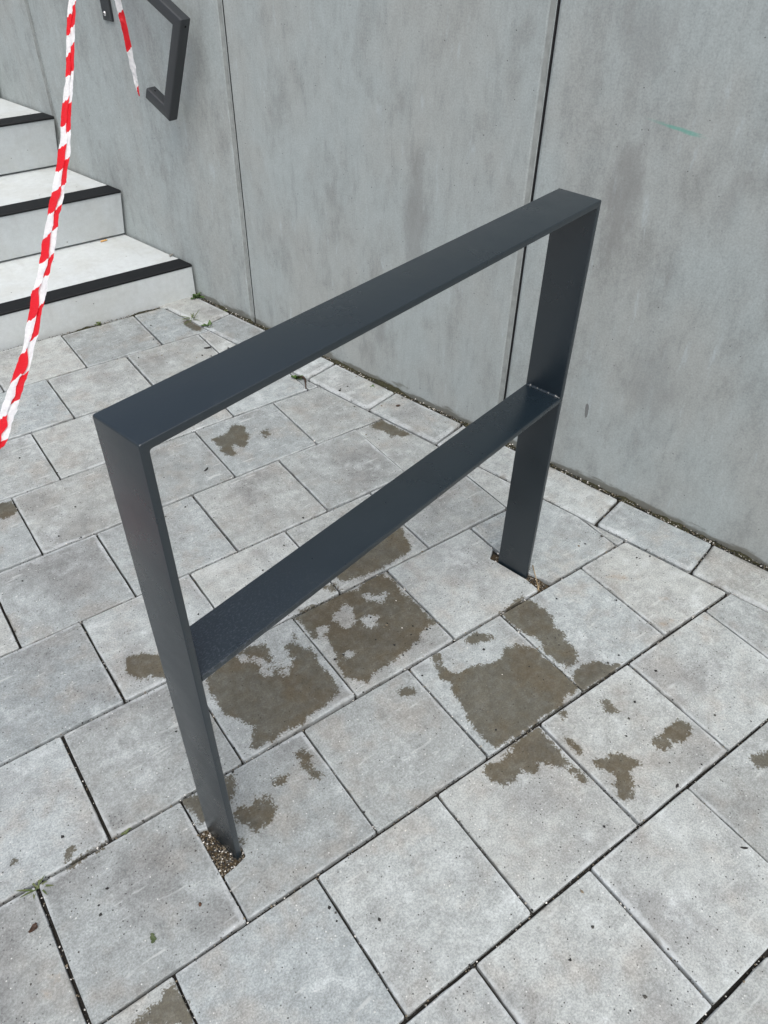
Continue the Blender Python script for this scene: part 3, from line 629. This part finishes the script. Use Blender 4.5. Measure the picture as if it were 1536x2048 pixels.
# ------------------------------------------------------------------ bicycle rack
RY = math.radians(13.27); RW, RH, RD, RT, RM = 1.046, 1.0179, .0927, .0126, .5794
rack = empty('bicycle_rack', (.3887, .2836, 0), RY); tag(rack, 'anthracite flat steel bicycle stand with middle rail set into the pavers', 'bicycle stand')
def flat_sweep(name, stations, mat, parent, rr=.0017):
    """stations: (outer, inner) points in the x-z plane; flat bar of depth RD with rounded long edges"""
    V, F = [], []; hd = RD / 2; prof = []
    for (sx, sy) in ((-1, -1), (1, -1), (1, 1), (-1, 1)):               # sx: -1 outer +1 inner; sy: depth
        for a in range(4):
            t_ = a / 3 * math.pi / 2
            base = {(-1, -1): math.pi, (1, -1): 1.5 * math.pi, (1, 1): 0, (-1, 1): .5 * math.pi}[(sx, sy)]
            prof.append((sx, sy, rr * (math.cos(base + t_)), rr * (math.sin(base + t_))))
    n = len(prof)
    for (o_, i_) in stations:
        o_ = Vector(o_); i_ = Vector(i_); dv = (i_ - o_); L = dv.length; u = dv / L; mid = (o_ + i_) / 2
        for sx, sy, cx, cy in prof:
            a = sx * (L / 2 - rr) + cx; p = mid + u * a
            V.append((p.x, sy * (hd - rr) + cy, p.y))
    for k in range(len(stations) - 1):
        for a in range(n):
            b = (a + 1) % n; F.append((k * n + a, k * n + b, (k + 1) * n + b, (k + 1) * n + a))
    F.append(tuple(range(n))[::-1]); F.append(tuple((len(stations) - 1) * n + a for a in range(n)))
    o = mesh_ob(name, V, F, mat, parent)
    bm = bmesh.new(); bm.from_mesh(o.data); bmesh.ops.recalc_face_normals(bm, faces=bm.faces)
    for e in bm.edges: e.smooth = e.calc_face_angle(0) < math.radians(36)
    bm.to_mesh(o.data); bm.free(); o.data.polygons.foreach_set('use_smooth', [True] * len(o.data.polygons))
    return o
ro, ri = .0035, .0045
def corner(sx):                               # stations round the upper corner, from the post to the rail
    out = []; cxo, czo = sx * (RW / 2 - ro), RH - ro; cxi, czi = sx * (RW / 2 - RT - ri), RH - RT - ri
    for k in range(9):
        t_ = k / 8 * math.pi / 2
        out.append(((cxo + sx * ro * math.cos(t_), czo + ro * math.sin(t_)), (cxi + sx * ri * math.cos(t_), czi + ri * math.sin(t_))))
    return out
for sx in (-1, 1):
    flat_sweep('post', [((sx * RW / 2, -.12), (sx * (RW / 2 - RT), -.12))] + [((sx * RW / 2, z), (sx * (RW / 2 - RT), z)) for z in (.2, .5, .8)] + corner(sx)[:5], M['rack'], rack)
flat_sweep('top_rail', corner(-1)[4:] + [((x, RH), (x, RH - RT)) for x in (-.3, 0, .3)] + corner(1)[4:][::-1], M['rack'], rack)
flat_sweep('middle_rail', [((x, RM), (x, RM - RT)) for x in (-RW / 2 + RT + .0004, -.3, 0, .3, RW / 2 - RT - .0004)], m_speckled(), rack)
def weld(x, sx, z, up):
    bm = bmesh.new(); n, m_ = 60, 7; rows = []
    for i in range(n + 1):
        y = -RD / 2 + .002 + (RD - .004) * i / n; f = i / n
        r = .0050 * (1 + .06 * math.sin(f * 58) + .22 * mnoise.noise((f * 9, z * 7, sx))) * min(1, .35 + 6 * min(f, 1 - f))
        if f > .86: r *= 1.25
        rows.append([bm.verts.new((x - sx * (r * math.cos(a)), y, z + up * (r * math.sin(a)))) for a in [math.pi / 2 * k / (m_ - 1) for k in range(m_)]])
    for a, b in zip(rows, rows[1:]):
        for k in range(m_ - 1): bm.faces.new((a[k], b[k], b[k + 1], a[k + 1]))
    bmesh.ops.recalc_face_normals(bm, faces=bm.faces)
    return bm_ob('weld_bead', bm, M['rack'], rack, True)
for sx in (-1, 1):
    weld(sx * (RW / 2 - RT) , sx, RM, 1); weld(sx * (RW / 2 - RT), sx, RM - RT, -1)

# ------------------------------------------------------------------ handrail on the wall
hand = empty('handrail', wp(1.92, 0, .9)); tag(hand, 'dark grey square tube handrail with a hooked end on the wall above the steps', 'handrail')
HO = hand.location.copy()
ca, sa = math.cos(math.radians(24.6)), math.sin(math.radians(24.6))
E1 = WD * ca + Vector((0, 0, sa)); E2 = -WD * sa + Vector((0, 0, ca))
TOPC = wp(1.847, .08, 1.060)                    # outer upper corner of the end piece
TS = .040; PL = .359
def tube(name, path, mitre0, mitre1, parent):
    """square tube along path (a, b) in the E1/E2 plane; mitre flags tilt the end planes"""
    rr = .0055; prof = []
    for (sx, sy, b0) in ((1, 1, 0), (-1, 1, 90), (-1, -1, 180), (1, -1, 270)):
        for k in range(4):
            t_ = math.radians(b0 + 30 * k); prof.append((sx * (TS / 2 - rr) + rr * math.cos(t_), sy * (TS / 2 - rr) + rr * math.sin(t_)))
    V, F = [], []; n = len(prof); (a0, b0), (a1, b1) = path
    d = Vector((a1 - a0, b1 - b0)).normalized(); nn = Vector((-d.y, d.x))
    for (pa, pb), mt in zip(path, (mitre0, mitre1)):
        for p, q in prof:
            w = Vector((pa, pb)) + nn * p + d * (p * mt)
            V.append(TOPC + E1 * w.x + E2 * w.y + NH * q - HO)
    for a in range(n):
        b = (a + 1) % n; F.append((a, b, n + b, n + a))
    F.append(tuple(range(n))[::-1]); F.append(tuple(range(n, 2 * n)))
    o = mesh_ob(name, V, F, M['rail'], parent)
    bm = bmesh.new(); bm.from_mesh(o.data); bmesh.ops.recalc_face_normals(bm, faces=bm.faces)
    for e in bm.edges: e.smooth = e.calc_face_angle(0) < math.radians(40)
    bm.to_mesh(o.data); bm.free(); o.data.polygons.foreach_set('use_smooth', [True] * len(o.data.polygons))
    return o
h2 = TS / 2
tube('rail', ((h2, -h2), (3.2, -h2)), -1, 0, hand)
tube('end_drop', ((h2, -PL + h2), (h2, -h2)), -1, 1, hand)
tube('hooked_end', ((h2, -PL + h2), (.130, -PL + h2)), 1, 0, hand)
def disc(name, c, u, v, r, mat, parent, n=14, dome=0.0, nrm=None):
    V = [c + u * (r * math.cos(6.2832 * k / n)) + v * (r * math.sin(6.2832 * k / n)) for k in range(n)]
    F = [tuple(range(n))]
    if dome:
        V += [c + u * (r * .6 * math.cos(6.2832 * k / n)) + v * (r * .6 * math.sin(6.2832 * k / n)) + nrm * dome for k in range(n)]
        F = [tuple(range(n, 2 * n))] + [(k, (k + 1) % n, n + (k + 1) % n, n + k) for k in range(n)]
    return mesh_ob(name, [x - HO for x in V], F, mat, parent)
disc('drain_hole', TOPC + E2 * -.024 - E1 * .0006, NH, E2, .0036, M['hole'], hand)
disc('drain_hole', TOPC + E1 * .108 + E2 * (-PL + TS + .0006), NH, E1, .0036, M['hole'], hand)
# flat wall bracket with a bolt, reaching up to the underside of the rail
bs, bt = WD, Vector((0, 0, 1))
bm = bmesh.new()
def bbox(bm, o, u, v, w, a, b, c):
    vs_ = [bm.verts.new(o + u * (a * i) + v * (b * j) + w * (c * k) - HO) for k in (0, 1) for j in (0, 1) for i in (0, 1)]
    for f in ((0, 2, 3, 1), (4, 5, 7, 6), (0, 1, 5, 4), (1, 3, 7, 5), (3, 2, 6, 7), (2, 0, 4, 6)): bm.faces.new([vs_[k] for k in f])
PO = wp(2.375, .0, .981)
bbox(bm, PO, bs, bt, -NH, .054, .262, .010)
bbox(bm, PO + Vector((0, 0, .252)) - NH * .010 + bs * .008, bs, bt, -NH, .038, .010, .055)
bmesh.ops.recalc_face_normals(bm, faces=bm.faces); bmesh.ops.bevel(bm, geom=bm.edges[:], offset=.0012, segments=1, affect='EDGES')
br = bm_ob('bracket', bm, M['rail'], hand)
disc('screw', wp(2.413, .0103, 1.003), WD, Vector((0, 0, 1)), .0085, M['steel'], br, 12, .004, -NH)
disc('screw_socket', wp(2.413, .0146, 1.003), WD, Vector((0, 0, 1)), .0032, M['hole'], br, 6)

# ------------------------------------------------------------------ barrier tape
TP = [(.785, 2.455, 1.262), (.70, 2.47, 1.165), (.6323, 2.4159, 1.0928), (.5563, 2.2645, 1.0246), (.4767, 2.0953, .9531), (.3918, 1.9241, .8911), (.3362, 1.8018, .8482), (.2562, 1.654, .7957), (.187, 1.5286, .756), (.1147, 1.3893, .7165),
      (.0451, 1.267, .6791), (-.0259, 1.132, .6445), (-0.0843, 1.0351, 0.6228), (-0.1413, 0.9423, 0.6057), (-0.1794, 0.8872, 0.5904), (-0.2463, 0.7925, 0.5799), (-.52, .32, .50), (-.95, -.15, .54), (-1.5, -.7, .70)]
PH = [-1.6, -1.0, -.55, .30, 1.23, 2.05, 2.70, 3.63, 4.43, 5.25, 5.95, 6.70, 7.24, 7.72, 8.06, 8.9, 11.0, 14.0, 18.0]
WI = [1.03 * w_ for w_ in (.024, .024, .024, .024, .024, .026, .028, .034, .031, .032, .032, .026, .030, .034, .032, .034, .034, .034, .034)]
def cat(P, t_):
    i = min(int(t_), len(P) - 2); f = t_ - i
    p0 = P[max(i - 1, 0)]; p1 = P[i]; p2 = P[i + 1]; p3 = P[min(i + 2, len(P) - 1)]
    return .5 * ((2 * p1) + (p2 - p0) * f + (2 * p0 - 5 * p1 + 4 * p2 - p3) * f * f + (3 * p1 - p0 - 3 * p2 + p3) * f ** 3)
def ribbon(name, P, PHs, WIs, side, parent, sub=16, seed=0, offs=None, slope=.10):
    """folded film: two plies side by side that overlap at the crease, stripes printed along the length"""
    P = [Vector(p) for p in P]; V, F, UV = [], [], []
    n = (len(P) - 1) * sub; na = 6; side = Vector(side).normalized(); plies = 2 if offs else 1
    for i in range(n + 1):
        t_ = i / sub; c = cat(P, t_); tg = (cat(P, min(t_ + .02, len(P) - 1.001)) - cat(P, max(t_ - .02, 0))).normalized()
        u = cat(PHs, t_); w = cat(WIs, t_)
        tw = .55 * mnoise.noise((t_ * .9, seed, 1))
        sd_ = (side - tg * side.dot(tg)).normalized(); nm = tg.cross(sd_).normalized()
        s2 = sd_ * math.cos(tw) + nm * math.sin(tw); n2 = nm * math.cos(tw) - sd_ * math.sin(tw)
        mid_ = .5 + .42 * mnoise.noise((t_ * 1.6, seed + 4, 2)); w *= 1 + .22 * mnoise.noise((t_ * 2.2, seed, 3))
        for pl in range(plies):
            lo, hi = ((0, mid_ + .10), (mid_ - .06, 1))[pl] if plies == 2 else (0, 1)
            for j in range(na):
                a = j / (na - 1); x = lo + (hi - lo) * a
                e = .05 * mnoise.noise((t_ * 3.1, pl + seed, 5 + (a > .5)))
                dz = (.0030 if pl else 0) * (1 if a < .4 else .4) + .0022 * math.sin(a * math.pi)
                cr = .0042 * mnoise.noise((t_ * 4, x * 5, seed + 9)) + .0026 * mnoise.noise((t_ * 12, x * 9, seed + 3))
                V.append(c + s2 * ((x + e * abs(2 * a - 1) - .5) * w) - n2 * (dz + cr))
                UV.append((u + (cat(offs, t_) if pl else 0) + slope * (a - .5) + .12 * mnoise.noise((t_ * 1.3, seed, 7 + pl)) + .05 * mnoise.noise((t_ * 5, x * 5, seed)), x))
    row = na * plies
    for i in range(n):
        for pl in range(plies):
            for j in range(na - 1):
                k = i * row + pl * na + j; F.append((k, k + 1, k + row + 1, k + row))
    o = mesh_ob(name, V, F, M['tape'], parent, True)
    uvl = o.data.uv_layers.new(name='UVMap')
    for lp in o.data.loops: uvl.data[lp.index].uv = UV[lp.vertex_index]
    return o
tape = empty('barrier_tape', (0, 0, 0)); tag(tape, 'red and white striped plastic barrier tape tied to the handrail and strung past the steps', 'barrier tape')
ribbon('strip', TP, PH, WI, (.8125, -.5827, .0147), tape, seed=2, offs=[.2, .2, .2, .22, .1, -.12, -.2, -.38, -.38, -.36, -.25, -.36, -.38, -.3, -.3, -.3, -.3, -.3, -.3])
KN = TOPC + E1 * .345 + E2 * -.02            # knot on the rail
tail = [wp(2.212, .098, 1.235), wp(2.207, .088, 1.15), wp(2.207, .082, 1.074), wp(2.198, .080, 1.00), wp(2.194, .079, .926), wp(2.187, .080, .85), wp(2.181, .082, .805), wp(2.178, .081, .781)]
ribbon('loose_end', tail, [-1.17, -.79, -.445, -.11, .22, .56, .77, .87], [.021, .021, .021, .021, .020, .019, .009, .003], (.8125, -.5827, .0147), tape, seed=5, slope=.10)
ring_ = []
for k in range(14):
    t_ = k / 10 * 2 * math.pi; ring_.append(KN + E2 * (.0275 * math.cos(t_)) + NH * (.0275 * math.sin(t_)) + E1 * (.012 * math.sin(t_ * 1.7)))
ribbon('knot', ring_, [k * .28 for k in range(14)], [.022] * 14, tuple(E1), tape, seed=9, sub=6, slope=.3)

# ------------------------------------------------------------------ small plants and litter
def blade(V, F, base, d, L, w, curl, n=5):
    base = Vector(base); d = Vector(d).normalized(); sidev = d.cross(Vector((0, 0, 1)))
    sidev = (sidev if sidev.length > .01 else Vector((1, 0, 0))).normalized(); b0 = len(V)
    for i in range(n + 1):
        f = i / n; p = base + d * (L * f) - Vector((0, 0, 1)) * (curl * L * f * f)
        ww = w * (math.sin(math.pi * min(1, .12 + .88 * f)) ** .8) * .5 + .00015
        V += [p - sidev * ww, p + Vector((0, 0, -ww * .35)), p + sidev * ww]
    for i in range(n):
        for j in range(2): F.append((b0 + i * 3 + j, b0 + i * 3 + j + 1, b0 + i * 3 + j + 4, b0 + i * 3 + j + 3))
def plant(name, loc, n, L, w, up, curl, mat, label, catg, group=None, seed=1):
    random.seed(seed); V, F = [], []
    for k in range(n):
        a = 6.2832 * (k + random.uniform(-.3, .3)) / n
        el = random.uniform(*up); d = (math.cos(a) * math.cos(el), math.sin(a) * math.cos(el), math.sin(el))
        blade(V, F, (random.gauss(0, .003), random.gauss(0, .003), 0), d, L * random.uniform(.6, 1.15), w * random.uniform(.7, 1.2), curl * random.uniform(.5, 1.3))
    o = mesh_ob(name, V, F, mat, None, True); o.location = loc; tag(o, label, catg, group); return o
GW = 'small weeds growing in the joints'
plant('weed', (.880, 2.376, .0), 11, .042, .020, (.3, 1.2), .35, M['green'], 'bushy green weed in the corner of bottom step and wall', 'weed', GW, 3)
plant('weed', (.817, 2.126, -.002), 10, .034, .014, (.3, 1.1), .4, M['green'], 'small leafy weed beside the grass tuft at the border stone joint', 'weed', GW, 4)
plant('grass_tuft', (.783, 2.215, -.002), 14, .060, .0042, (.15, 1.2), .35, M['grass'], 'thin grass tuft between paver and border stone near the steps', 'grass tuft', None, 5)
plant('weed', (.455, 2.382, -.002), 8, .022, .008, (.4, 1.2), .4, M['grass'], 'tiny brownish weed at the foot of the bottom step', 'weed', GW, 6)
plant('weed', (.905, 1.585, -.002), 10, .034, .015, (.3, 1.1), .4, M['green'], 'small green weed with a dead root just past the top rail', 'weed', GW, 7)
plant('grass_tuft', (-.449, .288, -.002), 9, .036, .0038, (.1, .7), .25, M['grass'], 'pale green grass sprig in the joint at the lower left', 'grass tuft', None, 8)
plant('weed', (-.268, .297, -.003), 8, .016, .004, (.2, .9), .4, M['grass'], 'tiny weed in the joint left of the near post', 'weed', GW, 9)
plant('weed', (1.100, 1.375, -.002), 7, .014, .007, (.3, 1.1), .4, M['green'], 'tiny green sprout at a border stone joint by the wall', 'weed', GW, 10)
plant('weed', (.925, 2.20, -.002), 8, .017, .007, (.3, 1.1), .4, M['grass'], 'low weed at the wall foot left of the first panel joint', 'weed', GW, 11)
def leaf(name, loc, L, w, rz, mat, label, curl=.3, seed=1):
    random.seed(seed); V, F = [], []; n, m_ = 8, 5
    for i in range(n + 1):
        f = i / n; hw = w * .5 * math.sin(math.pi * min(.98, .06 + .9 * f)) ** .7 * (1 + .75 * mnoise.noise((f * 6, seed, 0)))
        for j in range(m_):
            a = (j / (m_ - 1) - .5) * 2
            V.append(((f - .5) * L, a * hw * (1 + .5 * mnoise.noise((f * 4, a * 2, seed + 5))) + .25 * w * math.sin(f * 3 + seed), .001 + curl * w * (a * a) * .5 + .15 * L * abs(f - .5) ** 1.5 + .0015 * mnoise.noise((f * 6, a * 3, seed))))
    for i in range(n):
        for j in range(m_ - 1): F.append((i * m_ + j, i * m_ + j + 1, (i + 1) * m_ + j + 1, (i + 1) * m_ + j))
    o = mesh_ob(name, V, F, mat, None, True); o.location = loc; o.rotation_euler = (0, 0, rz); tag(o, label, 'leaf'); return o
leaf('fallen_leaf', (-.478, .219, .001), .019, .011, .6, M['brownleaf'], 'curled brown leaf scrap on the paver at the lower left', .9, 3)
leaf('fallen_leaf', (-.306, .076, .001), .018, .011, 1.0, M['oliveleaf'], 'small green leaf lying on the paver left of the near post', .25, 4)
leaf('fallen_leaf', (.857, 2.52, .1395), .024, .012, .4, M['scrap'], 'pale withered leaf scrap on the lowest tread by the wall', .8, 6)
def pod(loc, L, w, rz, label, mat='seed', bend=.2):
    V, F = [], []; n, m_ = 7, 6
    for i in range(n + 1):
        f = i / n; r = w * .5 * math.sin(math.pi * (.06 + .88 * f)) ** .6
        for j in range(m_):
            a = 6.2832 * j / m_; V.append(((f - .5) * L, bend * L * (f - .5) ** 2 + r * math.cos(a), w * .42 + r * .8 * math.sin(a)))
    for i in range(n):
        for j in range(m_): F.append((i * m_ + j, i * m_ + (j + 1) % m_, (i + 1) * m_ + (j + 1) % m_, (i + 1) * m_ + j))
    F.append(tuple(range(m_))[::-1]); F.append(tuple(n * m_ + j for j in range(m_)))
    o = mesh_ob('seed_pod', V, F, M[mat], None, True); o.location = loc; o.rotation_euler = (0, 0, rz); tag(o, label, 'seed pod', 'dark seed pods lying on the paving'); return o
pod((.734, -.286, .001), .011, .0055, .3, 'black seed pod near the paver corner at the right edge')
pod((.734, -.453, .001), .016, .006, -.7, 'long black seed pod beside the joint at the lower right')
pod((.731, 1.961, .001), .030, .008, -.25, 'largest black seed pod, on a paver near the steps', bend=.5)
pod((.391, 1.278, .001), .020, .006, .5, 'black seed pod on the paver framed inside the rack')
pod((1.102, 1.223, .001), .016, .009, -.3, 'brown seed pod lying on a border stone', 'twig')
pod((-.208, .080, .001), .008, .006, 1.2, 'reddish seed pod on the paver in front of the near post', 'dry')
pod((.987, 1.421, .001), .010, .007, .2, 'dark seed crumb on the border stone nearest the weed')
def tube_path(name, pts_, r, mat, label, catg):
    V, F = [], []; m_ = 6; pts_ = [Vector(p) for p in pts_]
    for i, p in enumerate(pts_):
        d = (pts_[min(i + 1, len(pts_) - 1)] - pts_[max(i - 1, 0)]).normalized(); u = d.cross(Vector((0, 0, 1)))
        u = (u if u.length > .01 else Vector((1, 0, 0))).normalized(); v = u.cross(d); rr = r * (1 - .5 * i / len(pts_)) * random.uniform(.8, 1.2)
        for j in range(m_): V.append(p + u * (rr * math.cos(6.2832 * j / m_)) + v * (rr * math.sin(6.2832 * j / m_)))
    for i in range(len(pts_) - 1):
        for j in range(m_): F.append((i * m_ + j, i * m_ + (j + 1) % m_, (i + 1) * m_ + (j + 1) % m_, (i + 1) * m_ + j))
    F.append(tuple(range(m_))[::-1]); F.append(tuple((len(pts_) - 1) * m_ + j for j in range(m_)))
    o = mesh_ob(name, V, F, mat, None, True); tag(o, label, catg); return o
tube_path('dead_root', [(.912, 1.580, .004), (.920, 1.560, .010), (.915, 1.540, .012), (.905, 1.522, .011), (.897, 1.508, .006), (.893, 1.500, .003)], .0045, M['twig'], 'curved dead brown root lying beside the small weed', 'root')
tube_path('straw_stalk', [(.935, .372, .012), (.918, .345, .010), (.902, .318, .006), (.889, .298, .004)], .0016, M['straw'], 'dry straw stalk across the opening at the far post foot', 'straw')
tube_path('straw_stalk', [(.908, .318, .003), (.897, .306, .004), (.886, .303, .003)], .0013, M['straw'], 'short straw piece on the paver edge before the far post', 'straw')
# cigarette end
bm = bmesh.new(); m_ = 12; L, r = .030, .0040; rows = []
for i in range(9):
    f = i / 8; rr = r * (1 + .08 * mnoise.noise((f * 8, 2, 1))) * (.86 if i in (0, 8) else 1)
    rows.append([bm.verts.new(((f - .5) * L, rr * math.cos(6.2832 * j / m_), rr * .85 * math.sin(6.2832 * j / m_))) for j in range(m_)])
for a, b in zip(rows, rows[1:]):
    for j in range(m_): bm.faces.new((a[j], a[(j + 1) % m_], b[(j + 1) % m_], b[j]))
bm.faces.new(rows[0][::-1]); bm.faces.new(rows[-1]); bmesh.ops.recalc_face_normals(bm, faces=bm.faces)
o = bm_ob('cigarette_end', bm, M['butt'], None, True); o.location = (.676, 2.828, .1385 + .0038); o.rotation_euler = (0, 0, .12)
tag(o, 'orange cigarette end on the lowest tread against the second riser', 'cigarette end')
print('pavers', n_pav)
